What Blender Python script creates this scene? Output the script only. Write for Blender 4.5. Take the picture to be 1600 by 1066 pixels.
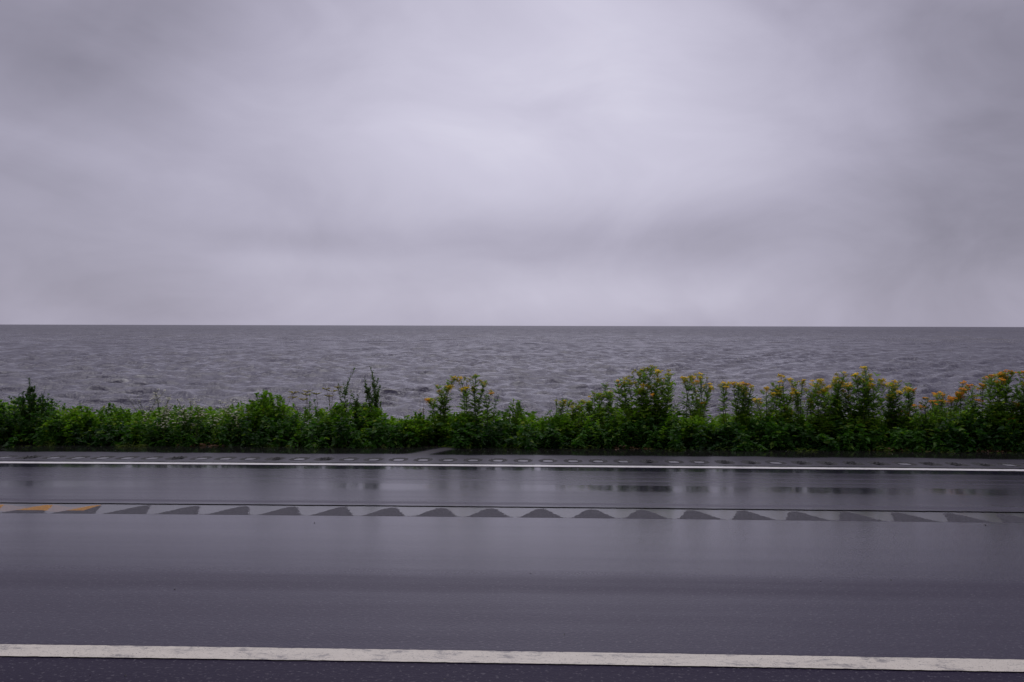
import bpy, math, random
import numpy as np
from mathutils import Matrix, Vector

random.seed(11); rng = np.random.default_rng(11)
for o in list(bpy.data.objects): bpy.data.objects.remove(o)
SC = bpy.context.scene
COL = SC.collection

# ------------------------------------------------------------------ camera
CAMZ, FPX = 3.0, 1440.0                      # lake level is z = 0; focal length in photo pixels (1600 wide)
cam = bpy.data.cameras.new('camera'); camo = bpy.data.objects.new('camera', cam); COL.objects.link(camo)
cam.sensor_width = 36.0; cam.lens = 36.0*FPX/1600.0; cam.clip_start = 0.05; cam.clip_end = 60000
camo.location = (0, 0, CAMZ)
camo.rotation_euler = (Matrix.Rotation(math.radians(90-0.955), 4, 'X') @ Matrix.Rotation(math.radians(0.143), 4, 'Z')).to_euler()
SC.camera = camo

# ------------------------------------------------------------------ node helper
class NT:
    def __init__(s, tree): s.t = tree; s.n = tree.nodes; s.l = tree.links
    def put(s, sock, v):
        if v is None: return
        if hasattr(v, 'node'): s.l.new(v, sock)
        elif isinstance(v, (tuple, list)) and len(v) == 3 and sock.type == 'RGBA': sock.default_value = (*v, 1)
        else: sock.default_value = v
    def new(s, kind, ins=None, **kw):
        n = s.n.new(kind)
        for k, v in kw.items(): setattr(n, k, v)
        for k, v in (ins or {}).items(): s.put(n.inputs[k], v)
        return n
    def m(s, op, a, b=None, c=None, clamp=False):
        n = s.n.new('ShaderNodeMath'); n.operation = op; n.use_clamp = clamp
        for i, v in enumerate((a, b, c)): s.put(n.inputs[i], v)
        return n.outputs[0]
    def vm(s, op, a, b=None):
        n = s.n.new('ShaderNodeVectorMath'); n.operation = op
        s.put(n.inputs[0], a); s.put(n.inputs[1], b)
        return n.outputs[0]
    def mr(s, v, a, b, c=0.0, d=1.0, smooth=True):
        n = s.n.new('ShaderNodeMapRange'); n.interpolation_type = 'SMOOTHSTEP' if smooth else 'LINEAR'
        for i, x in enumerate((v, a, b, c, d)): s.put(n.inputs[i], x)
        return n.outputs[0]
    def noise(s, vec, scale, detail=4.0, rough=0.55, dist=0.0):
        n = s.new('ShaderNodeTexNoise', {'Scale': scale, 'Detail': detail, 'Roughness': rough, 'Distortion': dist})
        s.put(n.inputs['Vector'], vec); return n.outputs['Fac']
    def mix(s, f, a, b):
        n = s.n.new('ShaderNodeMix'); n.data_type = 'RGBA'
        s.put(n.inputs[0], f); s.put(n.inputs[6], a); s.put(n.inputs[7], b); return n.outputs[2]
    def fmix(s, f, a, b):
        n = s.n.new('ShaderNodeMix'); n.data_type = 'FLOAT'
        s.put(n.inputs[0], f); s.put(n.inputs[2], a); s.put(n.inputs[3], b); return n.outputs[0]
    def xyz(s, x, y, z):
        n = s.n.new('ShaderNodeCombineXYZ')
        for i, v in enumerate((x, y, z)): s.put(n.inputs[i], v)
        return n.outputs[0]
    def sep(s, v):
        n = s.n.new('ShaderNodeSeparateXYZ'); s.put(n.inputs[0], v); return n.outputs
    def band(s, t, a0, a1, b0, b1):
        return s.m('MULTIPLY', s.mr(t, a0, a1), s.mr(t, b0, b1, 1.0, 0.0))

# ------------------------------------------------------------------ overcast sky
W = bpy.data.worlds.new('World'); SC.world = W; W.use_nodes = True
W.node_tree.nodes.clear(); N = NT(W.node_tree)
SUN_EL, SUN_AZ = math.radians(62), math.radians(-8)
sky = N.new('ShaderNodeTexSky', sky_type='NISHITA', sun_disc=False, sun_elevation=SUN_EL, sun_rotation=SUN_AZ)
d = N.new('ShaderNodeTexCoord').outputs['Generated']
dx, dy, dz = N.sep(d)
up = N.m('ADD', N.m('MAXIMUM', dz, 0.0), 0.34)
cp = N.xyz(N.m('DIVIDE', dx, up), N.m('DIVIDE', dy, up), 1.7)          # direction projected on a flat cloud deck
n1 = N.noise(cp, 1.15, 5, 0.52, 0.5)
n2 = N.noise(N.vm('ADD', N.vm('MULTIPLY', d, (1.0, 1.0, 2.0)), (7.3, 2.1, 4.0)), 4.2, 5, 0.52, 0.7)
val = N.m('ADD', N.m('MULTIPLY_ADD', n1, 0.34, -0.17), N.m('MULTIPLY_ADD', n2, 0.42, -0.21))
def blob(px, py, sx, sy, amp):                                         # thin or thick cloud; the dark blobs at the sides imitate lens vignetting
    v = Vector(((px-800)/FPX, 1, (509-py)/FPX)).normalized()
    q = N.m('ADD', N.m('POWER', N.m('DIVIDE', N.m('SUBTRACT', dx, v.x), sx/FPX), 2.0),
            N.m('POWER', N.m('DIVIDE', N.m('SUBTRACT', dz, v.z), sy/FPX), 2.0))
    q = N.m('ADD', q, N.m('POWER', N.m('DIVIDE', N.m('SUBTRACT', dy, v.y), 0.7), 2.0))
    return N.m('MULTIPLY', N.m('EXPONENT', N.m('MULTIPLY', q, -1.0)), amp)
for b in ((800, 150, 470, 190, 0.34), (800, -60, 300, 150, 0.14), (1000, 368, 320, 48, -0.15), (430, 376, 200, 22, -0.08),
          (480, 412, 190, 18, 0.06), (850, 468, 300, 36, 0.10), (1640, 330, 280, 240, -0.20), (60, -10, 460, 130, -0.30),
          (1600, 20, 300, 190, -0.26), (-40, 360, 330, 220, -0.20), (1150, 260, 260, 50, 0.05)):
    val = N.m('ADD', val, blob(*b))
bright = N.m('ADD', val, 0.47)
ramp = N.new('ShaderNodeValToRGB'); N.put(ramp.inputs[0], bright)
e = ramp.color_ramp.elements
e[0].position = 0.0; e[0].color = (.165, .154, .200, 1)
e[1].position = 1.0; e[1].color = (.785, .765, .885, 1)
x = e.new(0.45); x.color = (.430, .408, .516, 1)
x = e.new(0.75); x.color = (.604, .580, .708, 1)
cloud = N.vm('MULTIPLY', ramp.outputs[0], (10, 10, 10))
skymix = N.mix(0.97, sky.outputs[0], cloud)
bg = N.new('ShaderNodeBackground', {'Color': skymix, 'Strength': 0.1})
N.l.new(bg.outputs[0], N.new('ShaderNodeOutputWorld').inputs['Surface'])

sl = bpy.data.lights.new('sun', 'SUN'); so = bpy.data.objects.new('sun', sl); COL.objects.link(so)
sl.energy = 1.1; sl.angle = math.radians(40); sl.color = (1.0, .97, .98)
so.rotation_euler = Vector((math.sin(SUN_AZ)*math.cos(SUN_EL), math.cos(SUN_AZ)*math.cos(SUN_EL), math.sin(SUN_EL))).to_track_quat('Z', 'Y').to_euler()
SC.view_settings.view_transform = 'Standard'; SC.view_settings.look = 'None'
SC.view_settings.exposure = 0.0; SC.view_settings.gamma = 1.0
SC.view_settings.use_curve_mapping = False

# ------------------------------------------------------------------ general helpers
def mesh(name, V, F, mats=(), smooth=False, uv=None):
    me = bpy.data.meshes.new(name)
    V = np.asarray(V, dtype=np.float32).reshape(-1, 3)
    if isinstance(F, np.ndarray):
        k = F.shape[1]; nf = F.shape[0]
        me.vertices.add(len(V)); me.vertices.foreach_set('co', V.ravel())
        me.loops.add(nf*k); me.loops.foreach_set('vertex_index', F.astype(np.int32).ravel())
        me.polygons.add(nf); me.polygons.foreach_set('loop_start', np.arange(0, nf*k, k, dtype=np.int32))
        me.update(calc_edges=True)
    else:
        me.from_pydata(V.tolist(), [], [list(f) for f in F]); me.update()
    for m_ in mats: me.materials.append(m_)
    if smooth: me.polygons.foreach_set('use_smooth', [True]*len(me.polygons))
    if uv is not None:
        L = me.uv_layers.new(name='st'); idx = np.empty(len(me.loops), dtype=np.int32); me.loops.foreach_get('vertex_index', idx)
        L.data.foreach_set('uv', np.asarray(uv, dtype=np.float32)[idx].ravel())
    return me
def link(name, data, parent=None, loc=(0, 0, 0), kind=None, label=None, cat=None, group=None):
    o = bpy.data.objects.new(name, data); COL.objects.link(o); o.location = loc
    if parent: o.parent = parent
    if kind: o['kind'] = kind
    if label: o['label'] = label
    if cat: o['category'] = cat
    if group: o['group'] = group
    return o
def material(name):
    m_ = bpy.data.materials.new(name); m_.use_nodes = True; m_.node_tree.nodes.clear(); return m_, NT(m_.node_tree)
def out(n, sh): n.l.new(sh, n.new('ShaderNodeOutputMaterial').inputs['Surface'])
def grid_faces(nr, nc):
    a = np.arange(nr*nc).reshape(nr, nc)
    return np.stack([a[:-1, :-1], a[:-1, 1:], a[1:, 1:], a[1:, :-1]], -1).reshape(-1, 4)

# road frame: s along the road, t across it (away from the camera), bent very slightly
PSI, SLOPE, RZ0 = 0.036, 0.04, 1.97
ROADM = Matrix.Translation((0, 0, RZ0)) @ Matrix.Rotation(-PSI, 4, 'Z') @ Matrix.Rotation(-math.atan(SLOPE), 4, 'X')
def bend(s):
    s = np.abs(s); return np.where(s < 12, s*s/440.0, 144/440.0 + (s-12)*24/440.0)
def st_of_px(px, t):
    """ground point at road offset t seen in the photo's column px: depth D, world x, s"""
    k = (px-800)/FPX; D = t
    for _ in range(5):
        s = k*D*math.cos(PSI) - D*math.sin(PSI)
        D = (t - float(bend(s)))/(k*math.sin(PSI)+math.cos(PSI))
    return D, k*D, s
def world_st(s, t, z=0.0):
    return ROADM @ Vector((s, t-float(bend(s)), z))
def z_at(px, py, D): return CAMZ - (py-509-(px-800)*0.0025)/FPX*D

# ------------------------------------------------------------------ materials of the setting
def mat_asphalt(name='wet_asphalt', rough_only=False):
    m_, n = material(name)
    uv = n.new('ShaderNodeUVMap', uv_map='st').outputs[0]
    s, t, _ = n.sep(uv)
    p = n.xyz(s, t, 0.0)
    streak = n.noise(n.xyz(n.m('MULTIPLY', s, 0.22), n.m('MULTIPLY', t, 5.5), 0.0), 1.0, 6, 0.62)
    broad = n.noise(n.xyz(n.m('MULTIPLY', s, 0.15), n.m('MULTIPLY', t, 0.9), 3.0), 1.0, 3, 0.5)
    patch = n.noise(p, 1.3, 5, 0.6)
    grain = n.noise(p, 95.0, 3, 0.7)
    agg = n.new('ShaderNodeTexVoronoi', {'Vector': p, 'Scale': 80.0}, feature='F1').outputs['Distance']
    wob = n.m('MULTIPLY_ADD', n.noise(n.xyz(n.m('MULTIPLY', s, 0.9), 0.0, 5.0), 1.0, 5, 0.6), 0.16, -0.08)
    tw = n.m('ADD', t, wob)
    tw2 = n.m('ADD', t, n.m('MULTIPLY', wob, 0.25))
    sm = n.m('MULTIPLY', n.m('MULTIPLY', n.band(tw, 7.25, 7.5, 9.0, 9.1), n.mr(tw2, 7.74, 7.77, 1, 0)), n.m('MULTIPLY', n.mr(s, -3.0, .5, .55, 1.0), n.mr(n.noise(n.xyz(n.m('MULTIPLY', s, .55), 2.0, 9.0), 1.0, 3, .6), .40, .58, .0, 1)))          # water in the far wheel rut
    line = n.band(tw2, 8.72, 8.80, 9.3, 9.4)                                                       # along the painted line
    edge = n.mr(n.m('ADD', t, n.m('MULTIPLY_ADD', patch, 0.4, -0.2)), 10.12, 10.38)              # gutter against the verge
    silt = n.m('MULTIPLY', n.mr(n.m('ABSOLUTE', n.m('ADD', s, n.m('MULTIPLY_ADD', t, -0.35, 5.0))), 0.04, 0.22, 1, 0), n.mr(t, 9.9, 10.3))
    edge = n.m('MULTIPLY', edge, n.m('SUBTRACT', 1.0, silt))
    wet = n.m('MAXIMUM', n.m('MAXIMUM', sm, n.m('MULTIPLY', line, 0.8)), edge)
    dry = n.m('MAXIMUM', n.band(tw, 6.62, 6.68, 6.72, 6.80), n.m('MULTIPLY', n.band(tw, 4.02, 4.2, 4.32, 4.5), 1.0))
    dry = n.m('MAXIMUM', dry, n.m('MULTIPLY', n.band(tw, 8.0, 8.03, 8.06, 8.1), 0.6))
    dry = n.m('MAXIMUM', dry, n.m('MULTIPLY', n.band(tw, 8.28, 8.31, 8.33, 8.37), 0.5))
    r = n.m('ADD', n.m('ADD', n.mr(streak, 0.3, 0.7, 0.095, 0.155), n.m('MULTIPLY_ADD', grain, .08, -.04)), n.m('MULTIPLY_ADD', broad, 0.06, -0.03))
    r = n.m('ADD', r, n.m('MULTIPLY', dry, 0.13))
    r = n.m('ADD', r, n.m('MULTIPLY', n.band(tw, 6.5, 6.6, 8.8, 8.9), .10))
    r = n.m('ADD', r, n.m('MULTIPLY', n.mr(tw, 9.15, 9.25), .24))
    r = n.m('ADD', r, n.mr(tw, 5.6, 3.5, 0.0, 0.22))
    r = n.m('ADD', r, n.mr(tw, 3.3, 3.2, 0.0, 0.22))
    r = n.fmix(wet, r, 0.095)
    col = n.mix(grain, (.009, .0064, .017), (.026, .0192, .043))
    col = n.mix(n.m('MULTIPLY', n.mr(tw2, 9.22, 9.26), n.m('SUBTRACT', 1.0, edge)), col, n.mix(grain, (.022, .019, .030), (.060, .054, .072)))  # paler shoulder base in place of sky reflected off the wet surface
    col = n.mix(n.m('MULTIPLY', silt, 0.5), col, (.06, .054, .056))
    col = n.mix(n.mr(patch, 0.62, 0.75, 0, .25), col, (.055, .052, .055))
    col = n.mix(n.mr(n.noise(p, 62.0, 2, .6), .58, .70, 0, 1), col, (.082, .075, .092))
    col = n.mix(edge, col, (.012, .0112, .011))
    h = n.m('ADD', n.m('MULTIPLY', agg, -0.6), n.m('MULTIPLY', grain, 0.5))
    bs = n.m('MULTIPLY', n.m('SUBTRACT', 1.0, wet), n.mr(t, 7.0, 4.0, .12, .28))
    bmp = n.new('ShaderNodeBump', {'Height': h, 'Strength': bs, 'Distance': 0.004}).outputs[0]
    b = n.new('ShaderNodeBsdfPrincipled', {'Base Color': col, 'Roughness': r, 'IOR': 1.33, 'Specular IOR Level': n.mr(tw, 3.3, 3.2, .5, .20), 'Specular Tint': (.97, .89, 1.0), 'Normal': bmp})
    out(n, b.outputs[0]); return m_
def mat_rough_asphalt(name, c0, c1):
    m_, n = material(name)
    p = n.new('ShaderNodeTexCoord').outputs['Object']
    rnd = n.new('ShaderNodeObjectInfo').outputs['Random']
    p = n.vm('ADD', p, n.xyz(n.m('MULTIPLY', rnd, 50), 0.0, 0.0))
    g = n.mr(n.noise(p, 75.0, 2, 0.6), .35, .68); g2 = n.noise(p, 14.0, 3, 0.6)
    col = n.mix(n.m('MULTIPLY', g, n.m('ADD', g2, 0.4)), c0, c1)
    v = n.new('ShaderNodeTexVoronoi', {'Vector': p, 'Scale': 90.0}).outputs['Distance']
    bmp = n.new('ShaderNodeBump', {'Height': n.m('SUBTRACT', g, v), 'Strength': 0.8, 'Distance': 0.006}).outputs[0]
    out(n, n.new('ShaderNodeBsdfPrincipled', {'Base Color': col, 'Roughness': 0.55, 'IOR': 1.4, 'Specular IOR Level': .35, 'Normal': bmp}).outputs[0]); return m_
def mat_paint(name, c0, c1, worn):
    m_, n = material(name)
    p = n.new('ShaderNodeTexCoord').outputs['Object']
    g = n.noise(p, 26.0, 6, 0.7); w = n.noise(n.vm('MULTIPLY', p, (1, 2.5, 1)), 5.0, 6, 0.72)
    f = n.noise(p, 160.0, 2, 0.6)
    col = n.mix(g, c0, c1)
    spk = n.m('MULTIPLY', n.mr(w, 0.48, 0.62), n.mr(g, 0.40, 0.58))
    col = n.mix(n.m('MULTIPLY', spk, worn), col, (.16, .15, .15))
    col = n.mix(n.mr(f, 0.60, 0.70, 0, worn), col, (.10, .095, .095))
    bmp = n.new('ShaderNodeBump', {'Height': n.m('ADD', f, g), 'Strength': 0.25, 'Distance': 0.003}).outputs[0]
    out(n, n.new('ShaderNodeBsdfPrincipled', {'Base Color': col, 'Roughness': 0.38, 'IOR': 1.4, 'Normal': bmp}).outputs[0]); return m_
def mat_film(name):
    m_, n = material(name)
    fr = n.new('ShaderNodeFresnel', {'IOR': 1.33}).outputs[0]
    gl = n.new('ShaderNodeBsdfGlossy', {'Color': (1, 1, 1), 'Roughness': 0.16})
    tr = n.new('ShaderNodeBsdfTransparent', {'Color': (.62, .60, .60)})
    mx = n.new('ShaderNodeMixShader', {0: fr}); n.l.new(tr.outputs[0], mx.inputs[1]); n.l.new(gl.outputs[0], mx.inputs[2])
    out(n, mx.outputs[0]); return m_
def mat_lake():
    m_, n = material('lake_water')
    p = n.new('ShaderNodeNewGeometry').outputs['Position']
    ps = n.vm('MULTIPLY', p, (1, 1.6, 1))
    h = n.m('ADD', n.m('MULTIPLY', n.noise(ps, 1.7, 6, 0.6, 0.5), 0.42), n.m('MULTIPLY', n.noise(ps, 0.33, 5, 0.6, .3), 1.0))
    h = n.m('ADD', h, n.m('MULTIPLY', n.noise(n.vm('MULTIPLY', p, (3.2, .8, 1)), 1.0, 5, .65, .6), .45))
    bmp = n.new('ShaderNodeBump', {'Height': h, 'Strength': 1.0, 'Distance': n.mr(n.sep(p)[1], 60., 500., .20, .40)}).outputs[0]
    big = n.noise(n.vm('MULTIPLY', p, (.02, .05, .02)), 1.0, 4, 0.6)
    z = n.sep(p)[2]
    col = n.mix(n.mr(big, .35, .7), (.050, .045, .068), (.066, .060, .082))
    col = n.mix(n.mr(z, .16, .28), col, (.072, .062, .060))
    foam = n.m('MULTIPLY', n.mr(z, .17, .25), n.mr(n.noise(p, 2.2, 5, .7), .57, .65))
    col = n.mix(n.m('MULTIPLY', foam, .6), col, (.6, .58, .58))
    yy = n.m('LOGARITHM', n.sep(p)[1], 10.0)
    chop = n.noise(n.vm('MULTIPLY', p, (.10, .045, .1)), 1.0, 7, .72)                # gust patches of steeper ripples too small to see singly
    rr = n.m('ADD', n.mr(yy, 1.6, 2.9, .06, .44), n.m('MULTIPLY', n.m('MULTIPLY_ADD', chop, 1.2, -.6), n.mr(yy, 1.7, 2.5, .15, .5)))
    fleck = n.noise(n.vm('MULTIPLY', p, (.42, .05, .1)), 1.0, 5, .7)
    rr = n.m('ADD', rr, n.m('MULTIPLY', n.m('MULTIPLY_ADD', fleck, 1.6, -.8), n.mr(yy, 1.9, 2.4, .0, .42)))
    b = n.new('ShaderNodeBsdfPrincipled', {'Base Color': col, 'Roughness': n.m('MAXIMUM', n.m('MULTIPLY_ADD', foam, .4, rr), .06), 'IOR': 1.33, 'Normal': bmp})
    out(n, b.outputs[0]); return m_
def mat_soil():
    m_, n = material('verge_soil')
    p = n.new('ShaderNodeNewGeometry').outputs['Position']
    g = n.noise(p, 30, 5, .7); c = n.noise(p, 3, 4, .6)
    col = n.mix(g, (.022, .017, .013), (.075, .058, .042)); col = n.mix(n.mr(c, .45, .65, 0, .6), col, (.03, .035, .014))
    bmp = n.new('ShaderNodeBump', {'Height': g, 'Strength': 1.0, 'Distance': .02}).outputs[0]
    out(n, n.new('ShaderNodeBsdfPrincipled', {'Base Color': col, 'Roughness': .75, 'Normal': bmp}).outputs[0]); return m_
def mat_leaf(name, c0, c1, c2=None, gloss=.55, trans=.35):
    m_, n = material(name)
    g = n.new('ShaderNodeNewGeometry')
    rnd = g.outputs['Random Per Island']
    big = n.noise(g.outputs['Position'], 1.7, 3, .55)
    f = n.m('ADD', n.m('MULTIPLY', rnd, .55), n.mr(big, .35, .65, -.15, .55), clamp=True)
    col = n.mix(f, c0, c1)
    if c2: col = n.mix(n.mr(rnd, .90, .97), col, c2)
    b = n.new('ShaderNodeBsdfPrincipled', {'Base Color': col, 'Roughness': gloss, 'IOR': 1.42, 'Specular IOR Level': .16})
    t = n.new('ShaderNodeBsdfTranslucent', {'Color': n.vm('MULTIPLY', col, (1.5, 1.7, .7))})
    mx = n.new('ShaderNodeMixShader', {0: trans}); n.l.new(b.outputs[0], mx.inputs[1]); n.l.new(t.outputs[0], mx.inputs[2])
    out(n, mx.outputs[0]); return m_

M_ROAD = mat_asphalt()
M_RIDGE = mat_rough_asphalt('milled_asphalt', (.006, .0052, .009), (.080, .072, .096))
M_RIDGEY = mat_rough_asphalt('milled_asphalt_painted', (.24, .10, .012), (.52, .25, .03))
M_BED = mat_rough_asphalt('joint_asphalt', (.008, .008, .009), (.03, .028, .03))
M_WHITE = mat_paint('worn_white_paint', (.47, .43, .36), (.68, .63, .53), .8)
M_WHITE2 = mat_paint('far_white_paint', (.66, .64, .62), (.78, .76, .74), .5)
M_FILM = mat_film('standing_water')
M_LAKE = mat_lake()
M_SOIL = mat_soil()
M_STEM = mat_leaf('green_stem', (.035, .05, .014), (.07, .085, .022), None, .5, .0)
M_STEMD = mat_leaf('dry_stem', (.09, .055, .028), (.18, .12, .06), None, .6, .0)
M_BROAD = mat_leaf('broad_leaf', (.010, .036, .007), (.044, .118, .014), (.11, .18, .028))  # dark leaf, coloured darker still in place of shade under overhanging growth
M_MID = mat_leaf('weed_leaf', (.044, .115, .008), (.155, .300, .015), (.25, .32, .04))
M_TANSY = mat_leaf('tansy_leaf', (.055, .125, .012), (.200, .330, .026), (.32, .36, .045), .5, .45)
M_DARK = mat_leaf('spire_leaf', (.030, .066, .016), (.085, .150, .034), (.09, .09, .04), .55, .3)
M_BUTTON = mat_leaf('yellow_button', (.70, .47, .016), (.84, .60, .035), (.68, .34, .015), .6, .0)
M_ORANGE = mat_leaf('orange_button', (.66, .25, .012), (.82, .40, .025), (.55, .18, .015), .6, .0)
M_BUD = mat_leaf('green_yellow_bud', (.24, .25, .025), (.48, .40, .035), None, .6, .0)
M_WPET = mat_leaf('white_petal', (.55, .54, .45), (.80, .78, .68), (.6, .6, .3), .6, .1)
M_DEAD = mat_leaf('dead_leaf', (.045, .026, .014), (.12, .066, .03), (.2, .15, .06), .6, .1)
M_GRASS = mat_leaf('verge_grass', (.05, .085, .018), (.13, .165, .04), (.20, .18, .08), .5, .2)
M_STONE = mat_rough_asphalt('grit_stone', (.02, .019, .019), (.10, .095, .09))

# ------------------------------------------------------------------ land and lake
prof = [(-900, 2.4), (-60, 2.2), (-9, 2.0), (-4.0, 1.70), (0.0, 1.80), (6, 1.58), (10.9, 1.40), (11.15, 1.485), (12.2, 1.50), (13.6, 1.40), (14.6, .95), (16.5, .15), (19, -.5), (40, -2.5), (26000, -30)]
sx = np.concatenate([-np.geomspace(15000, 9, 26), np.linspace(-8.5, 8.5, 90), np.geomspace(9, 15000, 26)])
V = []
for (t, z) in prof:
    for s in sx:
        w = 0.0 if t < 11.2 or t > 17 else float(rng.normal(0, .02))
        V.append((s*math.cos(PSI)+t*math.sin(PSI), -s*math.sin(PSI)+t*math.cos(PSI)-float(bend(min(abs(s), 60))), z+w))
link('ground', mesh('ground', V, grid_faces(len(prof), len(sx)), [M_SOIL], True), kind='structure')

r = np.concatenate([np.linspace(14, 21, 12)[:-1], np.geomspace(21.0, 1800, 1060), np.geomspace(1850, 26000, 24)]); dr = np.gradient(r)
th = np.radians(np.concatenate([np.linspace(-82, -38, 60)[:-1], np.linspace(-38, 38, 720), np.linspace(38, 82, 60)[1:]]))
R_, T_ = np.meshgrid(r, th, indexing='ij'); X = R_*np.sin(T_); Y = R_*np.cos(T_)
Z = np.zeros_like(X); OX = np.zeros_like(X); OY = np.zeros_like(X)
wr = np.random.default_rng(5)
WX = X+1.5*np.sin(Y*.11+1)+.8*np.sin(X*.23+Y*.17); WY = Y+1.2*np.sin(X*.13)+.6*np.sin(X*.31-Y*.2)
for i in range(120):
    lam = 0.6*(3.6/.6)**wr.random(); k = 2*math.pi/lam
    a = wr.normal(0, .48)+.10; kx, ky = k*math.sin(a), -k*math.cos(a)
    amp = .0128*lam**.72*(.5+wr.random())
    ph = kx*WX+ky*WY+wr.random()*6.283
    fade = np.clip((lam/(R_*.0042)-2.0)/2.0, 0, 1)
    g = .62+.38*np.sin(X*wr.normal(0, .16)+Y*wr.normal(0, .10)+wr.random()*6.28)   # waves come in groups
    A = amp*fade*g
    Z += A*np.cos(ph); OX -= .7*A*np.sin(ph)*math.sin(a); OY += .7*A*np.sin(ph)*math.cos(a)
for i in range(36):                                    # longer waves farther out
    lam = 4.0*(12/4.0)**wr.random(); k = 2*math.pi/lam
    a = wr.normal(0, .45)+.10; kx, ky = k*math.sin(a), -k*math.cos(a)
    fade = np.clip((lam/(R_*.0042)-2.0)/2.0, 0, 1)*np.clip((R_-70)/160, 0, 1)
    g = np.clip(.3+.7*np.sin(X*wr.normal(0, .10)+Y*wr.normal(0, .05)+wr.random()*6.28), 0, 1)
    A = .050*(lam/6)**.8*fade*g; ph = kx*WX+ky*WY+wr.random()*6.283
    Z += A*np.cos(ph); OX -= .85*A*np.sin(ph)*math.sin(a); OY += .85*A*np.sin(ph)*math.cos(a)
print('wave rms', Z[200:400].std())
Z = np.where(Z > 0, .30*np.tanh(Z/.30), .26*np.tanh(Z/.26))
V = np.stack([X+OX, Y+OY, Z], -1).reshape(-1, 3)
link('lake', mesh('lake', V, grid_faces(*X.shape)[:, ::-1].copy(), [M_LAKE], True), kind='structure')

# ------------------------------------------------------------------ road
T_NEAR0, T_NEAR1 = 3.125, 3.255           # near painted line
RB0, RB1 = 6.10, 6.55                     # centre-line rumble band
J1 = 6.565                                # construction joint behind it
T_FAR0, T_FAR1 = 9.07, 9.22               # far painted line
G0, G1 = 9.50, 9.86                       # edge rumble band
T_EDGE = 11.08
PIT, GPIT = 0.352, 0.263
RBC, GC = (RB0+RB1)/2, (G0+G1)/2
def strip(t0, t1, nt, z=0.0, smin=-170, smax=170, jag0=0, jag1=0, fine=.06):
    ss = np.concatenate([np.arange(smin, -9, 1.5), np.arange(-9, 9, fine), np.arange(9, smax, 1.5)])
    tt = np.linspace(t0, t1, nt); S, T = np.meshgrid(ss, tt, indexing='ij')
    if jag0: T[:, 0] += rng.normal(0, jag0, len(ss))
    if jag1: T[:, -1] += rng.normal(0, jag1, len(ss))
    V = np.stack([S, T-bend(S), np.full_like(S, z)], -1).reshape(-1, 3)
    return V, grid_faces(len(ss), nt)[:, ::-1].copy(), np.stack([S, T], -1).reshape(-1, 2)
def join(parts):
    V, F, U, o = [], [], [], 0
    for v, f, u in parts: V.append(v); F.append(f+o); U.append(u); o += len(v)
    return np.concatenate(V), np.concatenate(F), np.concatenate(U)
NTILE = 30; SB = PIT*NTILE; SG = GPIT*40
def hole_ends(t0, t1, s_half):            # plain pavement beyond the part of a rumble band that is built piece by piece
    a = strip(t0, t1, 2, 0, -170, 170); v, f, u = a
    keep = np.abs(u[f].mean(1)[:, 0]) > s_half-.04
    return v, f[keep], u
skirt = strip(T_EDGE, T_EDGE+.03, 2, 0, jag0=.0, jag1=.0)
skirt[0][1::2, 2] = -.09
V, F, U = join([strip(-2.0, T_NEAR0+.02, 3, fine=.25), strip(T_NEAR0+.02, RB0, 4, fine=.25), strip(J1, G0, 3, jag0=.0022, fine=.035),
                strip(G1, T_EDGE, 3), hole_ends(RB0, RB1, SB), hole_ends(G0, G1, SG), skirt])
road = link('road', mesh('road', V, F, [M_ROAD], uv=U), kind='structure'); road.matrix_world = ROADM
V, F, U = strip(RB0-.03, J1+.05, 2, -.022)
link('joint_bed', mesh('joint_bed', V, F, [M_BED], uv=U), road)
V, F, U = strip(G0-.03, G1+.03, 2, -.03)
link('groove_bed', mesh('groove_bed', V, F, [M_BED], uv=U), road)
V, F, U = strip(T_NEAR0, T_NEAR1, 2, .004, jag0=.0010, jag1=.0012, fine=.02)
link('painted_line', mesh('near_line', V, F, [M_WHITE], uv=U), road, label='worn white line nearest the camera')
V, F, U = strip(T_FAR0, T_FAR1, 2, .004, jag0=.002, jag1=.002, fine=.03)
link('painted_line', mesh('far_line', V, F, [M_WHITE2], uv=U), road, label='thin bright white line along the far edge')

# centre rumble strip: milled waves, deepest along the joint, so standing water leaves humps dry
def ridge_mesh(name, painted, seed):
    q = np.random.default_rng(seed); ns, nt = 65, 37
    S, T = np.meshgrid(np.linspace(-PIT/2, PIT/2, ns), np.linspace(RB0, RB1, nt), indexing='ij')
    f = (T-RB0)/(RB1-RB0)
    Zr = .010*np.cos(2*math.pi*S/PIT) - .0235*f + .0107
    Zr[:, 1:-1] += q.normal(0, .0012, Zr[:, 1:-1].shape)
    Zr[0] = Zr[-1] = (Zr[0]+Zr[-1])/2
    Zr[:, 0] = np.minimum(Zr[:, 0], .0005)
    V = np.stack([S, T-RBC, np.clip(Zr-.004, -.02, -.0006+.0008*q.random(Zr.shape))], -1).reshape(-1, 3)
    me = mesh(name, V, grid_faces(ns, nt)[:, ::-1].copy(), [M_RIDGE, M_RIDGEY], True)
    if painted:
        for p in me.polygons:
            c = p.center
            if .30 < (c.y+RBC-RB0)/(RB1-RB0) < .92 and (c.x < painted): p.material_index = 1
    return me
ridges = [ridge_mesh('rumble_ridge', 0, i) for i in range(4)]
ridge_y = [ridge_mesh('rumble_ridge_painted', 9, 9), ridge_mesh('rumble_ridge_part', .02, 10)]
S_YEL = st_of_px(178, 6.4)[2]
off = st_of_px(683, 6.2)[2]
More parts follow.
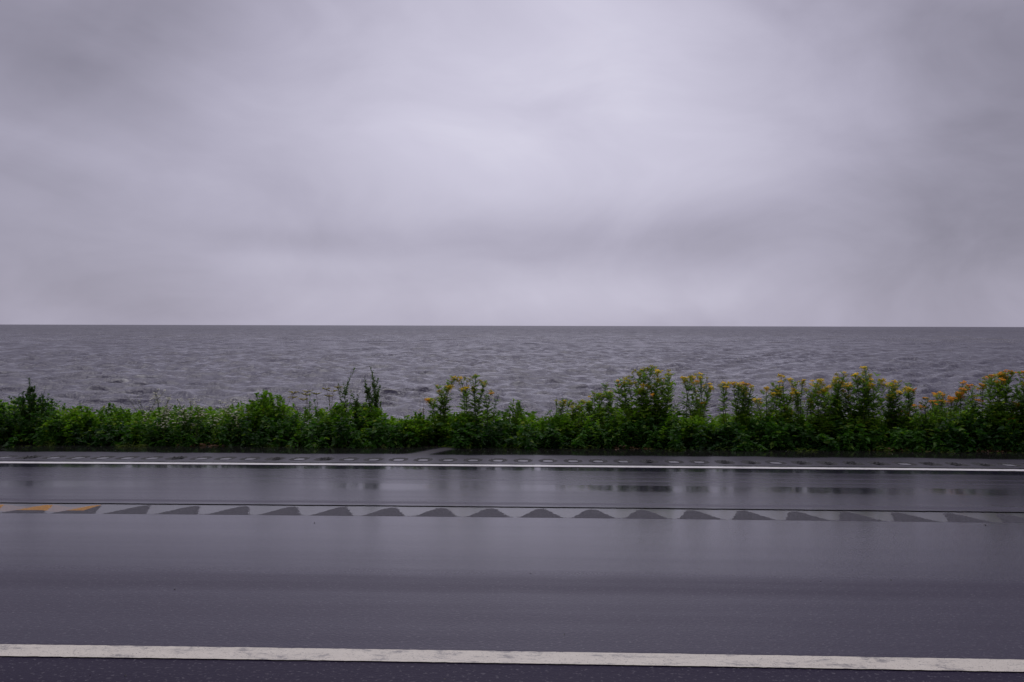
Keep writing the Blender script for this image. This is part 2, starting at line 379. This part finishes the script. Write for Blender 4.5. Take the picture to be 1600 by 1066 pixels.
for i in range(-NTILE, NTILE):
    s = (i+.5)*PIT
    s_c = s + ((off-.5*PIT+PIT/2) % PIT) - PIT/2
    me = ridges[(i*7) % 4]
    if s_c < S_YEL: me = ridge_y[0] if s_c < S_YEL-PIT else ridge_y[1]
    o = link('rumble_ridge', me, road, (s_c, RBC-float(bend(s_c)), 0)); o.rotation_euler.z = -math.copysign(min(abs(s_c), 12)/220, s_c)
    if s_c < S_YEL: o['label'] = 'ridge with worn yellow paint'
V, F, U = strip(RB0+.004, RB1+.001, 2, -.0045, -SB-.2, SB+.2, jag1=.001)
link('standing_water', mesh('band_water', V, F, [M_FILM], uv=U), road, label='thin sheet of water between the ridges')

# edge rumble strip: one milled dish after another in the shoulder, each with a little water
def groove_mesh(seed, leaf):
    ns, nt = 17, 13
    S, T = np.meshgrid(np.linspace(-GPIT/2, GPIT/2, ns), np.linspace(G0, G1, nt), indexing='ij')
    q = np.random.default_rng(seed)
    e = ((np.abs(S)/(GPIT*.34))**3 + (np.abs(T-(G0+G1)/2)/((G1-G0)*.46))**3)
    Zr = -.017*np.clip(1-e, 0, 1)**.7 + np.where(e < 1, q.normal(0, .001, S.shape), 0)
    V = np.stack([S, T-GC, Zr], -1).reshape(-1, 3)
    me = mesh('rumble_groove', V, grid_faces(ns, nt)[:, ::-1].copy(), [M_ROAD, M_BED], True, uv=np.stack([S+seed, T], -1).reshape(-1, 2))
    for p in me.polygons:
        if p.center.z < -.0015: p.material_index = 1
    return me
grooves = [groove_mesh(i, 0) for i in range(4)]
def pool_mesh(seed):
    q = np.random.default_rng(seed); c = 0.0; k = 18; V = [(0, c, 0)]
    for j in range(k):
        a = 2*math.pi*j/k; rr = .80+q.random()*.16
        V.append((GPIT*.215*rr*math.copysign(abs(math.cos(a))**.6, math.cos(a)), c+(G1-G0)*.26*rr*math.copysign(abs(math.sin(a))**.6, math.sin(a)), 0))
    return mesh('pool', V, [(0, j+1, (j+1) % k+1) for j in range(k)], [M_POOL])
m_, n = material('pool_painted_sky')
out(n, n.new('ShaderNodeBsdfPrincipled', {'Base Color': (.23, .222, .25), 'Roughness': .28, 'IOR': 1.4}).outputs[0]); M_POOL = m_  # pale base colour paints in the sky reflection on the pools
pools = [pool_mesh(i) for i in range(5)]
def clod_mesh(seed):
    q = np.random.default_rng(seed); V = []; F = []
    for j in range(9):
        c = np.array([q.normal(0, .035), q.normal(0, .05), -.008]); o = len(V); rr = .012+.014*q.random()
        for kx in range(6): V.append(c+[rr*math.cos(kx*1.047)*(.7+.6*q.random()), rr*math.sin(kx*1.047)*(.7+.6*q.random()), 0])
        V.append(c+[0, 0, rr*.9]); F += [(o+kx, o+(kx+1) % 6, o+6) for kx in range(6)]
    return mesh('leaf_litter', V, F, [M_BED])
clods = [clod_mesh(i) for i in range(3)]
goff = st_of_px(623, 9.68)[2]
dirty = random.Random(4)
for i in range(-40, 40):
    s = (i+.5)*GPIT; s += ((goff-.5*GPIT+GPIT/2) % GPIT) - GPIT/2
    g = link('rumble_groove', grooves[i % 4], road, (s, GC-float(bend(s)), 0)); g.rotation_euler.z = -s/220
    if dirty.random() < (.2 if s < 2 else .62): link('leaf_litter', clods[i % 3], g)
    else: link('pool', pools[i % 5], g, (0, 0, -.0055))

# ------------------------------------------------------------------ plant geometry
class Leaves:
    def __init__(s): s.V = []; s.F = []; s.n = 0
    def add(s, P, D, L, Wd, up=None, fold=.25, droop=.25):
        """many pointed leaves: base points P, directions D, lengths L, widths Wd"""
        P = np.asarray(P, float); D = np.asarray(D, float); D /= np.linalg.norm(D, axis=1, keepdims=True)+1e-9
        n = len(P); L = np.broadcast_to(np.asarray(L, float), n)[:, None]; Wd = np.broadcast_to(np.asarray(Wd, float), n)[:, None]
        U = np.tile([0, 0, 1.0], (n, 1)) + rng.normal(0, .35, (n, 3))
        Sd = np.cross(D, U); Sd /= np.linalg.norm(Sd, axis=1, keepdims=True)+1e-9
        Nn = np.cross(Sd, D)
        def pt(f, w, dz): return P + D*L*f + Sd*Wd*w + Nn*Wd*dz - np.array([0, 0, 1.])*L*droop*f*f
        pts = [pt(0, 0, 0), pt(.30, -.5, fold), pt(.30, .5, fold), pt(.35, 0, 0), pt(.70, -.34, fold*.7), pt(.70, .34, fold*.7), pt(1, 0, 0)]
        V = np.stack(pts, 1).reshape(-1, 3)
        b = (np.arange(n)*7)[:, None] + s.n
        tri = np.array([[0, 3, 1], [0, 2, 3], [1, 3, 4], [3, 2, 5], [3, 6, 4], [3, 5, 6]])
        s.V.append(V); s.F.append((b[:, :, None]+tri[None]).reshape(-1, 3)); s.n += len(V)
    def mesh(s, name, mat): return mesh(name, np.concatenate(s.V), np.concatenate(s.F), [mat], True)
class Tubes:
    def __init__(s): s.V = []; s.F = []; s.n = 0
    def add(s, pts, r0, r1, k=4):
        pts = np.asarray(pts, float); m_ = len(pts); rr = np.linspace(r0, r1, m_)
        a = np.arange(k)*2*math.pi/k
        ring = np.stack([np.cos(a), np.sin(a), np.zeros(k)], -1)
        V = (pts[:, None]+ring[None]*rr[:, None, None]).reshape(-1, 3); F = []
        for i in range(m_-1):
            for j in range(k): F.append((i*k+j, i*k+(j+1) % k, (i+1)*k+(j+1) % k, (i+1)*k+j))
        s.V.append(V); s.F.append(np.array(F)+s.n); s.n += len(V)
    def mesh(s, name, mat): return mesh(name, np.concatenate(s.V), np.concatenate(s.F), [mat], True)
def curve(base, tip, bow, n=7):
    base = np.asarray(base, float); tip = np.asarray(tip, float); f = np.linspace(0, 1, n)[:, None]
    side = np.array([bow[0], bow[1], 0.])
    return base+(tip-base)*f + side*(f*(1-f)*4)*.12
def along(c, f):
    x = f*(len(c)-1); i = np.minimum(x.astype(int), len(c)-2); w = (x-i)[:, None]
    return c[i]*(1-w)+c[i+1]*w

def button_head(seed, nb, spread, mat):                # a flat-topped cluster of button flowers on thin stalks
    q = np.random.default_rng(seed); V = []; F = []
    for j in range(nb):
        a = j*2.4; rr = spread*math.sqrt((j+.5)/nb)
        c = np.array([rr*math.cos(a), rr*math.sin(a), q.normal(0, .007)-rr*rr*3]); br = .0075+.003*q.random(); o = len(V)
        for (rad, z) in ((1, 0), (.62, .5)):
            for k in range(6): V.append(c+[br*rad*math.cos(k*1.047), br*rad*math.sin(k*1.047), br*z])
        V.append(c+[0, 0, br*.65]); V.append(c+[0, 0, -br*.7])
        for k in range(6):
            k2 = (k+1) % 6
            F += [(o+k, o+k2, o+6+k2), (o+k, o+6+k2, o+6+k), (o+6+k, o+6+k2, o+12), (o+k2, o+k, o+13)]
        V += [c+[.001, 0, -br*.5], c+[-.001, 0, -br*.5], np.array([0, 0, -.075])]; F.append((len(V)-3, len(V)-2, len(V)-1))
    return mesh('flower_head', V, F, [mat])
HEADS = [button_head(i, nb, sp, M_BUTTON) for i, (nb, sp) in enumerate(((15, .034), (19, .042), (11, .028), (24, .050)))]
HEADO = [button_head(40+i, nb, sp, M_ORANGE) for i, (nb, sp) in enumerate(((18, .040), (24, .048), (14, .032), (28, .055)))]
BUDS = [button_head(20+i, nb, sp, M_BUD) for i, (nb, sp) in enumerate(((10, .026), (14, .032)))]

def feathery(lv, c, q, n, L, f0=.12, f1=.97, width=1.0):
    """tansy leaves: a rib with paired narrow leaflets, spiralling up the stem c"""
    f = np.sort(q.uniform(f0, f1, n)); P = along(c, f); a = np.arange(n)*2.4+q.random()*6
    el = .35+.5*f+q.normal(0, .15, n)
    Dv = np.stack([np.cos(a)*np.cos(el), np.sin(a)*np.cos(el), np.sin(el)], -1)
    Ln = L*(1.12-.52*f)*q.uniform(.75, 1.2, n)*width
    for j in range(1, 6):
        g = j/6.0
        B = P+Dv*(Ln*g)[:, None]-np.array([0, 0, 1])*(Ln*.25*g*g)[:, None]
        sd = np.cross(Dv, [0, 0, 1.]); sd /= np.linalg.norm(sd, axis=1, keepdims=True)+1e-9
        ll = Ln*.36*(1.1-abs(g-.45))
        for sg in (-1, 1): lv.add(B, Dv*.65+sd*sg, ll, ll*.5, fold=.1, droop=.2)
    lv.add(P, Dv, Ln, Ln*.09, fold=.1)
def plain_leaves(lv, c, q, n, L, wid, f0, f1, el0, el1, taper):
    f = np.sort(q.uniform(f0, f1, n)); P = along(c, f); a = np.arange(n)*2.4+q.random()*6
    el = el0+(el1-el0)*f+q.normal(0, .2, n)
    Dv = np.stack([np.cos(a)*np.cos(el), np.sin(a)*np.cos(el), np.sin(el)], -1)
    Ln = L*(1-taper*f)*q.uniform(.65, 1.2, n); lv.add(P, Dv, Ln, Ln*wid)

PLANT_ID = [0]
def plant_root(name, px, t, label, cat, group):
    D, xw, s = st_of_px(px, t); w = world_st(s, t)
    gz = 1.49 if t < 12.6 else 1.45
    return link(name, None, None, (xw, D, gz), label=label, cat=cat, group=group), D, gz
def tansy(px, t, tips, label, heads=.8, buds=.2, leafn=24, leafL=.12, group='yellow flowering tansy plants along the verge', spread=.06, fill=0):
    """tips: photo columns and rows of the stem tops"""
    PLANT_ID[0] += 1; q = np.random.default_rng(100+PLANT_ID[0])
    root, D, gz = plant_root('tansy_plant', px, t, label, 'plant', group)
    lv = Leaves(); x0 = root.location.x
    for j, (tx, ty) in enumerate(tips):
        xt = (tx-800)/FPX*D - x0; zt = z_at(tx, ty, D)-gz-.012
        base = (xt*.45+q.normal(0, spread*.6), q.normal(0, spread), -.03); tip = (xt, q.normal(0, .09), zt)
        c = curve(base, tip, q.normal(0, .5, 2)); tb = Tubes(); tb.add(c, .0065, .0028)
        feathery(lv, c, q, int(leafn*2.2), leafL*1.12, .08, .97)
        # short flowering side branches near the top
        hd = q.random()
        nb = int(q.integers(2, 5))
        ends = [c[-1]]
        for b in range(nb):
            f = q.uniform(.66, .9); p = along(c, np.array([f]))[0]; a = q.random()*6.28
            e_ = p+np.array([math.cos(a)*.07, math.sin(a)*.07, (c[-1][2]-p[2])*q.uniform(.6, 1.0)])
            cb = curve(p, e_, (0, 0), 4); tb.add(cb, .003, .002, 3); ends.append(e_)
            plain_leaves(lv, cb, q, 5, .05, .3, .1, .9, .3, .9, .3)
        st = tb.mesh('stem', M_STEM); link('stem', st, root)
        for w_, e_ in enumerate(ends):
            u = q.random()
            if w_ == 0 and u < heads or w_ and u < heads*.30: hm = (HEADO if px > 1425 or q.random() < .12 else HEADS)[int(q.integers(0, 4))]
            elif u < heads+buds: hm = BUDS[int(q.integers(0, 2))]
            else: continue
            o = link('flower_head', hm, root, tuple(e_)); o.rotation_euler = (q.normal(0, .22), q.normal(0, .22), q.random()*6)
            sc = q.uniform(.8, 1.2)*(1 if w_ == 0 else .8); o.scale = (sc, sc, sc)
    if True:                                            # leafy lower shoots that carry no flowers
        xs = [(a-800)/FPX*D-x0 for a, b in tips]; zs = [z_at(a, b, D)-gz for a, b in tips]
        for j in range(int(fill*1.2)+2):
            w_ = q.integers(0, len(xs)); h = zs[w_]*q.uniform(.55, .97)
            xx = xs[w_]+q.normal(0, .07)
            c = curve((xx*.7, q.normal(0, .08), -.02), (xx, q.normal(0, .14), h), q.normal(0, .6, 2))
            feathery(lv, c, q, 24, .13, .15, 1.0)
    link('foliage', lv.mesh('foliage', M_TANSY), root, kind='stuff')
    return root
def spire(px, t, tips, label, mat=M_DARK, n=110, L=.085, wid=.36, name='tall_weed', group='dark leafy spires above the undergrowth', body=.3):
    PLANT_ID[0] += 1; q = np.random.default_rng(100+PLANT_ID[0])
    root, D, gz = plant_root(name, px, t, label, 'plant', group); lv = Leaves(); x0 = root.location.x
    for (tx, ty) in tips:
        xt = (tx-800)/FPX*D-x0; zt = z_at(tx, ty, D)-gz
        c = curve((xt*.5+q.normal(0, .03), q.normal(0, .05), -.03), (xt, q.normal(0, .05), zt), q.normal(0, .6, 2), 9)
        tb = Tubes(); tb.add(c, .0065, .0016)
        plain_leaves(lv, c, q, n, L, wid, .12, 1.0, .35, .85, .52)
        for b in range(int(7*body/.3)):                 # ascending side shoots
            f = q.uniform(.25, .82); p = along(c, np.array([f]))[0]; a = q.random()*6.28; l = (1-f)*zt*q.uniform(.3, .62)
            cb = curve(p, p+np.array([math.cos(a)*l*.38, math.sin(a)*l*.38, l*.9]), (0, 0), 5); tb.add(cb, .003, .001, 3)
            plain_leaves(lv, cb, q, 20, L*.75, wid, .1, 1.0, .3, 1.1, .4)
        link('stem', tb.mesh('stem', M_STEM), root)
    link('foliage', lv.mesh('foliage', mat), root, kind='stuff'); return root
def bush(px, t, top, halfw, label, mat=M_MID, n=46, L=.072, wid=.58, name='leafy_bush', group='rounded leafy bushes in the undergrowth', leaves=26):
    """a mound of leafy shoots fanning out from one root"""
    PLANT_ID[0] += 1; q = np.random.default_rng(100+PLANT_ID[0])
    root, D, gz = plant_root(name, px, t, label, 'plant', group); lv = Leaves(); H = z_at(px, top, D)-gz; hw = halfw/FPX*D
    tb = Tubes()
    for j in range(n):
        a = q.random()*6.28; rr = math.sqrt(q.random()); x = rr*math.cos(a); y = rr*math.sin(a)
        c = curve((x*hw*.25, y*hw*.25, -.02), (x*hw, y*hw*.8, H*(1-.42*rr**2.2)*q.uniform(.84, 1.0)), q.normal(0, .5, 2), 6)
        tb.add(c, .005, .0015, 3); plain_leaves(lv, c, q, leaves, L, wid, .25, 1.0, .1, .8, .25)
    link('stems', tb.mesh('stems', M_STEM), root, kind='stuff'); link('foliage', lv.mesh('foliage', mat), root, kind='stuff'); return root
def wisp(px, t, tips, label, petal, group, umbel=False, stem=M_STEMD, nleaf=14, dots=8):
    PLANT_ID[0] += 1; q = np.random.default_rng(100+PLANT_ID[0])
    root, D, gz = plant_root('wild_flower', px, t, label, 'wildflower', group); lv = Leaves(); fl = Leaves(); x0 = root.location.x
    for (tx, ty) in tips:
        xt = (tx-800)/FPX*D-x0; zt = z_at(tx, ty, D)-gz
        c = curve((xt*.5, q.normal(0, .05), -.02), (xt, q.normal(0, .1), zt), q.normal(0, .7, 2)); tb = Tubes(); tb.add(c, .0045, .0022, 3)
        plain_leaves(lv, c, q, nleaf, .05, .3, .1, .8, .3, .9, .4)
        for b in range(dots):
            f = 1.0 if umbel else q.uniform(.55, .95); p = along(c, np.array([f*.93 if umbel else f]))[0]; a = q.random()*6.28
            l = (.06 if umbel else .07)*q.uniform(.5, 1.1); e_ = p+np.array([math.cos(a)*l*(1 if umbel else .6), math.sin(a)*l*.8, l*(.45 if umbel else .9)])
            tb.add([p, e_], .0018, .0014, 3)
            a2 = q.random(5)*6.28; fl.add(np.tile(e_, (5, 1)), np.stack([np.cos(a2), np.sin(a2), .3+0*a2], -1), .017, .014)
        link('stem', tb.mesh('stem', stem), root)
    link('foliage', lv.mesh('foliage', M_MID), root, kind='stuff'); link('petals', fl.mesh('petals', petal), root, kind='stuff'); return root

# ------------------------------------------------------------------ undergrowth (one unbroken mass of small weeds)
PROF = [(-400, 628), (-100, 622), (0, 622), (30, 622), (60, 614), (80, 626), (100, 632), (150, 637), (180, 632), (215, 640), (250, 634), (280, 630), (310, 632), (340, 633), (370, 628), (395, 620), (440, 624),
        (470, 636), (500, 634), (530, 630), (560, 625), (590, 634), (605, 645), (628, 652), (650, 648), (680, 642), (740, 640), (790, 640), (830, 642), (848, 651), (865, 645), (900, 638), (940, 630),
        (1000, 628), (1058, 636), (1100, 645), (1180, 645), (1225, 640), (1268, 645), (1340, 640), (1420, 652), (1440, 642), (1480, 632), (1530, 630), (1600, 628), (1720, 622), (2000, 630)]
PX, PY = zip(*PROF)
def undergrowth(name, n, t0, t1, hf0, hf1, L, wid, nl, mat, label, rad, el=(.0, .7)):
    lv = Leaves(); q = np.random.default_rng(len(name)*7+n)
    for i in range(n):
        px = q.uniform(-520, 2120); t = q.uniform(t0, t1)
        if name[0] == 'b': t += .07*math.sin(px*.021)+.06*math.sin(px*.057+1)-.05
        D, xw, s = st_of_px(px, t)
        if abs(s) > 14: continue
        H = (z_at(px, np.interp(px, PX, PY), D)-1.49)*q.uniform(hf0, hf1)
        base = np.array([xw, D, 1.47]); k = int(nl*q.uniform(.7, 1.3))
        a = q.random()*6.28; ln = rad*q.uniform(.3, 1.2)
        c = curve(base, base+np.array([math.cos(a)*ln, math.sin(a)*ln, H]), q.normal(0, 1, 2), 6)
        sz = q.uniform(.7, 1.25); plain_leaves(lv, c, q, k, L*sz, wid*q.uniform(.8, 1.15), .12, 1.0, el[0], el[1], .3)
    return link(name, lv.mesh(name, mat), kind='stuff', label=label, cat='undergrowth')
undergrowth('weed_thicket', 1500, 11.35, 13.1, .58, .98, .075, .58, 52, M_MID, 'tangled bright green weeds filling the verge between road and lake', .12)
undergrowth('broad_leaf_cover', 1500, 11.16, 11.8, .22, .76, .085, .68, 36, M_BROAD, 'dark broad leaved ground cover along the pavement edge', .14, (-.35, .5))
undergrowth('back_weeds', 700, 12.6, 13.6, .78, .97, .06, .42, 30, M_TANSY, 'dull green weeds at the back of the verge above the lake', .12)

# ------------------------------------------------------------------ plants one can pick out
spire(48, 11.6, [(43, 592), (50, 604), (36, 612)], 'dark leafy spire standing highest at the far left of the verge')
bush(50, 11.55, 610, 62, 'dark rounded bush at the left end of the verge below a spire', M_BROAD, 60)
spire(70, 11.7, [(69, 603)], 'small thin dark stalk right of the leftmost spire', n=26, L=.035, body=.1)
bush(175, 11.8, 628, 24, 'low leafy mound left of the white flower patch', M_MID, 22)
wisp(205, 11.7, [(188, 618), (205, 624), (216, 622)], 'thin bare stalks left of the white flowers', M_WPET, 'wispy flowering weeds on the left', stem=M_STEM, dots=3)
wisp(255, 11.33, [(240, 610), (250, 614), (262, 618), (246, 628), (270, 632), (236, 640), (256, 644), (228, 650), (276, 648)], 'leftmost airy cluster of tiny white flowers on pale stalks', M_WPET, 'wispy flowering weeds on the left', stem=M_STEM, dots=20)
wisp(298, 11.33, [(285, 622), (296, 624), (308, 626), (290, 640), (315, 638), (300, 646), (282, 652), (320, 650)], 'middle airy cluster of tiny white flowers on thin stalks', M_WPET, 'wispy flowering weeds on the left', stem=M_STEM, dots=20)
wisp(352, 11.33, [(340, 628), (354, 630), (366, 626), (348, 642), (372, 644), (336, 648), (360, 650)], 'airy cluster of tiny white flowers beside the rounded bush', M_WPET, 'wispy flowering weeds on the left', stem=M_STEM, dots=12)
bush(415, 11.7, 609, 40, 'bright green rounded bush, the tallest mound left of the twin spires', M_MID, 110, .07)
wisp(465, 11.9, [(452, 619), (460, 611), (474, 615), (484, 607), (467, 621)], 'faded yellow flat umbels right of the rounded bush', M_BUD, 'faded yellow umbels left of the twin spires', True, dots=20)
wisp(510, 11.9, [(496, 611), (508, 604), (519, 608), (528, 601), (514, 616)], 'faded yellow flat umbels just left of the twin spires', M_BUD, 'faded yellow umbels left of the twin spires', True, dots=20)
spire(485, 11.6, [(485, 617), (490, 626)], 'short leafy green shoot with broad upright leaves under the umbels', M_MID, 34, .085, .42, body=.1)
spire(553, 11.7, [(554, 577), (546, 612), (561, 618)], 'left one of the twin tall dark spires', n=95, body=.45)
spire(581, 11.75, [(580, 575), (570, 592), (592, 606), (572, 622)], 'right one of the twin tall dark spires', n=90, body=.45)
bush(575, 11.6, 630, 36, 'green bush at the foot of the twin dark spires', M_MID, 60)
bush(525, 11.6, 622, 22, 'narrow leafy bush left of the twin dark spires', M_MID, 30)
TG = 'yellow flowering tansy plants along the verge'
tansy(683, 11.7, [(684, 600), (694, 616), (672, 622)], 'slender tansy with one small yellow head, first from the left', .45, .3)
tansy(715, 11.7, [(710, 588), (720, 589), (704, 602), (728, 604)], 'pair of upright tansy stems with yellow tips, second from the left', .7, .3)
tansy(745, 11.7, [(744, 584), (759, 594), (739, 604), (754, 606)], 'tall narrow tansy stems with pale tips, third from the left', .5, .5)
wisp(662, 11.7, [(655, 626), (664, 618), (672, 632)], 'small sparse weed left of the slender tansies', M_BUD, 'small sparse weeds', dots=4)
spire(781, 11.7, [(780, 617)], 'small upright green shoot beside the bushy weed', M_TANSY, 46, .04, body=.1)
bush(806, 11.7, 614, 17, 'small bushy green weed standing alone between tansies', M_MID, 34, .05)
spire(870, 11.7, [(870, 620)], 'short green shoot left of the yellow-tipped weeds', M_TANSY, 46, .045, body=.15)
tansy(888, 11.7, [(882, 624), (892, 628), (900, 632)], 'low tansy with a single small yellow tip', .5, .4)
tansy(915, 11.7, [(910, 624), (920, 626), (930, 614), (936, 622)], 'short yellowish-green tansy left of the large clump', .2, .8)
tansy(947, 11.75, [(946, 598), (953, 610), (938, 614)], 'loose tall tansy without open flowers beside the large clump', .05, .7)
tansy(1008, 11.65, [(966, 594), (976, 590), (986, 588), (994, 596), (1004, 577), (1012, 574), (1020, 571), (1029, 578), (1036, 590), (1044, 577), (1050, 598), (1000, 606), (1022, 600)],
      'largest dense green tansy clump, few yellow heads at its left', .35, .5, 26, .13, fill=26)
tansy(1088, 11.75, [(1067, 588), (1078, 586), (1084, 588), (1094, 586), (1100, 584), (1108, 598), (1102, 622), (1090, 610), (1112, 606)],
      'airy tansy clump right of the largest, lake showing through its stems', .7, .2, 18, .10, spread=.10, fill=5)
tansy(1150, 11.7, [(1130, 596), (1138, 597), (1146, 597), (1154, 597), (1168, 598), (1174, 602), (1160, 604)],
      'flat-topped tansy clump with an even row of yellow heads', .9, .1, 22, .11, fill=10)
tansy(1198, 11.75, [(1196, 604), (1206, 612), (1180, 620), (1214, 608)], 'loose tansy between the flat-topped clump and a taller one', .85, .1, 16, .10, spread=.09)
tansy(1230, 11.7, [(1218, 594), (1226, 586), (1232, 590), (1222, 604), (1238, 606), (1228, 636)], 'pointed tansy clump with its yellow heads bunched at the top', .8, .2, 22, .11, fill=10)
tansy(1256, 11.75, [(1250, 592), (1256, 606), (1262, 622), (1246, 612)], 'single leaning tansy left of the broad gold clump', .7, .2, 18, .10, fill=3)
tansy(1296, 11.65, [(1276, 592), (1284, 592), (1302, 588), (1310, 594), (1296, 604), (1292, 608), (1316, 580), (1318, 598)], 'left third of the broad tansy stand, gold heads in steps', .95, .05, 24, .12, fill=16)
tansy(1345, 11.6, [(1326, 600), (1338, 584), (1346, 592), (1356, 573), (1352, 582), (1360, 598), (1366, 592), (1324, 610), (1334, 648)], 'middle and tallest third of the broad tansy stand', .85, .15, 24, .12, fill=20)
tansy(1392, 11.7, [(1378, 592), (1386, 598), (1398, 594), (1410, 595), (1414, 604), (1420, 607), (1402, 610), (1392, 616)], 'right third of the broad tansy stand leaning outward', .85, .15, 22, .12, fill=14)
tansy(1418, 11.7, [(1414, 644), (1420, 645), (1408, 650)], 'low tansy with flat yellow head right of the broad stand', .9, .1, 14, .09)
tansy(1446, 11.7, [(1443, 620), (1450, 624), (1438, 634)], 'short tansy with an orange head at the edge of the gap', .95, 0, 18, .1, fill=4)
bush(1465, 11.55, 626, 38, 'spreading feathery green mound near the right edge', M_TANSY, 70, .05, .34)
tansy(1482, 11.75, [(1472, 624), (1482, 614), (1490, 620), (1476, 616)], 'mid-height tansy with two orange heads above the feathery mound', .8, .1, 18, .1, fill=4)
tansy(1508, 11.75, [(1499, 605), (1508, 596), (1516, 600), (1512, 612), (1522, 622), (1500, 612)], 'tansy with rounded orange heads left of the dark right-hand clump', .95, 0, 18, .1, fill=5)
tansy(1566, 11.6, [(1536, 600), (1544, 584), (1552, 588), (1560, 590), (1568, 582), (1580, 578), (1588, 582), (1598, 580), (1606, 586), (1590, 628), (1564, 596), (1574, 652), (1612, 600)],
      'big dark tansy clump with orange heads at the right edge', .98, 0, 26, .13, fill=26)
tansy(1650, 11.65, [(1630, 596), (1642, 590), (1656, 588), (1668, 600)], 'tansy clump cut off by the right edge of the view', .9, 0, 22, .12, fill=8)
bush(122, 11.5, 630, 32, 'low mound of bright leaves right of the left-end bush', M_MID, 50)
bush(650, 11.5, 646, 34, 'low bright mound right of the twin dark spires', M_MID, 60)
bush(720, 11.45, 646, 36, 'low leafy mound at the foot of the slender tansies', M_MID, 60)
bush(868, 11.5, 640, 26, 'low bright mound under the short green shoot', M_MID, 44)
bush(1085, 11.45, 650, 40, 'low mound at the foot of the airy tansy clump', M_MID, 60)
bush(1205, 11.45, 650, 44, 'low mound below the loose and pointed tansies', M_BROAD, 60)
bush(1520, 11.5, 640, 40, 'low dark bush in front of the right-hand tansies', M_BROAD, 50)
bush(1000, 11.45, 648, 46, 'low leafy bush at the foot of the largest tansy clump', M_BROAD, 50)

def grass_tuft(px, t, label, n=60, L=.22, mat=M_GRASS):
    PLANT_ID[0] += 1; q = np.random.default_rng(100+PLANT_ID[0])
    D, xw, s = st_of_px(px, t); lv = Leaves(); a = q.random(n)*6.28; el = q.uniform(.15, 1.1, n)
    lv.add(q.normal(0, .07, (n, 3))*[1.6, .5, .05], np.stack([np.cos(a)*np.cos(el), -abs(np.sin(a))*np.cos(el), np.sin(el)], -1), L*q.uniform(.5, 1.1, n), .012, droop=.55, fold=.1)
    return link('grass_tuft', lv.mesh('grass_tuft', mat), None, (xw, D, 1.50), label=label, cat='grass', group='grass tufts at the pavement edge')
for px, l in ((598, 'pale grass tuft arching onto the pavement below the twin spires'), (712, 'pale grass tuft at the pavement edge below the slender tansies'), (906, 'small pale grass tuft below the yellow-tipped weeds'),
              (1262, 'faded grass tuft on the edge below the leaning tansy'), (1384, 'yellowish grass tuft below the right third of the broad stand'),
              (72, 'short grass tuft on the edge below the leftmost spire'), (212, 'short grass tuft on the edge left of the white flowers'), (430, 'short grass tuft on the edge below the rounded bush'),
              (528, 'thin grass tuft on the edge left of the twin spires'), (806, 'thin grass tuft on the edge below the small bushy weed'), (1060, 'grass tuft between the largest and the airy tansy clump'),
              (1150, 'grass tuft on the edge below the flat-topped clump'), (1480, 'grass tuft on the edge below the feathery mound'), (1575, 'grass tuft on the edge at the far right')):
    grass_tuft(px, 11.06+.07*math.sin(px), l, 34+px % 40, .16+.09*abs(math.sin(px*3)))
for px, l in ((322, 'patch of brown dead leaves at the edge on the left'), (990, 'patch of brown dead leaves below the largest clump'), (1405, 'patch of rust coloured dead leaves below the broad stand'), (1560, 'patch of brown dead leaves near the right edge')):
    q = np.random.default_rng(px); D, xw, s = st_of_px(px, 11.1); lv = Leaves(); k = 70; a = q.random(k)*6.28
    lv.add(q.normal(0, 1, (k, 3))*[.16, .05, .012], np.stack([np.cos(a), np.sin(a), q.normal(0, .25, k)], -1), .05, .022)
    link('dead_leaves', lv.mesh('dead_leaves', M_DEAD), None, (xw, D, 1.53), label=l, cat='dead leaves', group='dead leaf patches at the pavement edge', kind=None)

# grit scattered on the wet pavement
V = []; F = []; q = np.random.default_rng(77)
for j in range(420):
    s = q.uniform(-8, 8); t = q.uniform(2.2, 11.0) if j < 150 else q.uniform(10.2, 11.05); rr = q.uniform(.002, .006)*(1.3 if j < 20 else 1)
    if j >= 150: rr *= 1.2
    c = np.array([s, t-float(bend(s)), 0]); o = len(V)
    for k in range(5): V.append(c+[rr*math.cos(k*1.257)*q.uniform(.7, 1.3), rr*math.sin(k*1.257)*q.uniform(.7, 1.3), -.001])
    V.append(c+[0, 0, rr*.8]); F += [(o+k, o+(k+1) % 5, o+5) for k in range(5)]
g = link('grit', mesh('grit', V, F, [M_STONE]), kind='stuff', label='small stones and leaf crumbs scattered over the wet road', cat='grit'); g.matrix_world = ROADM
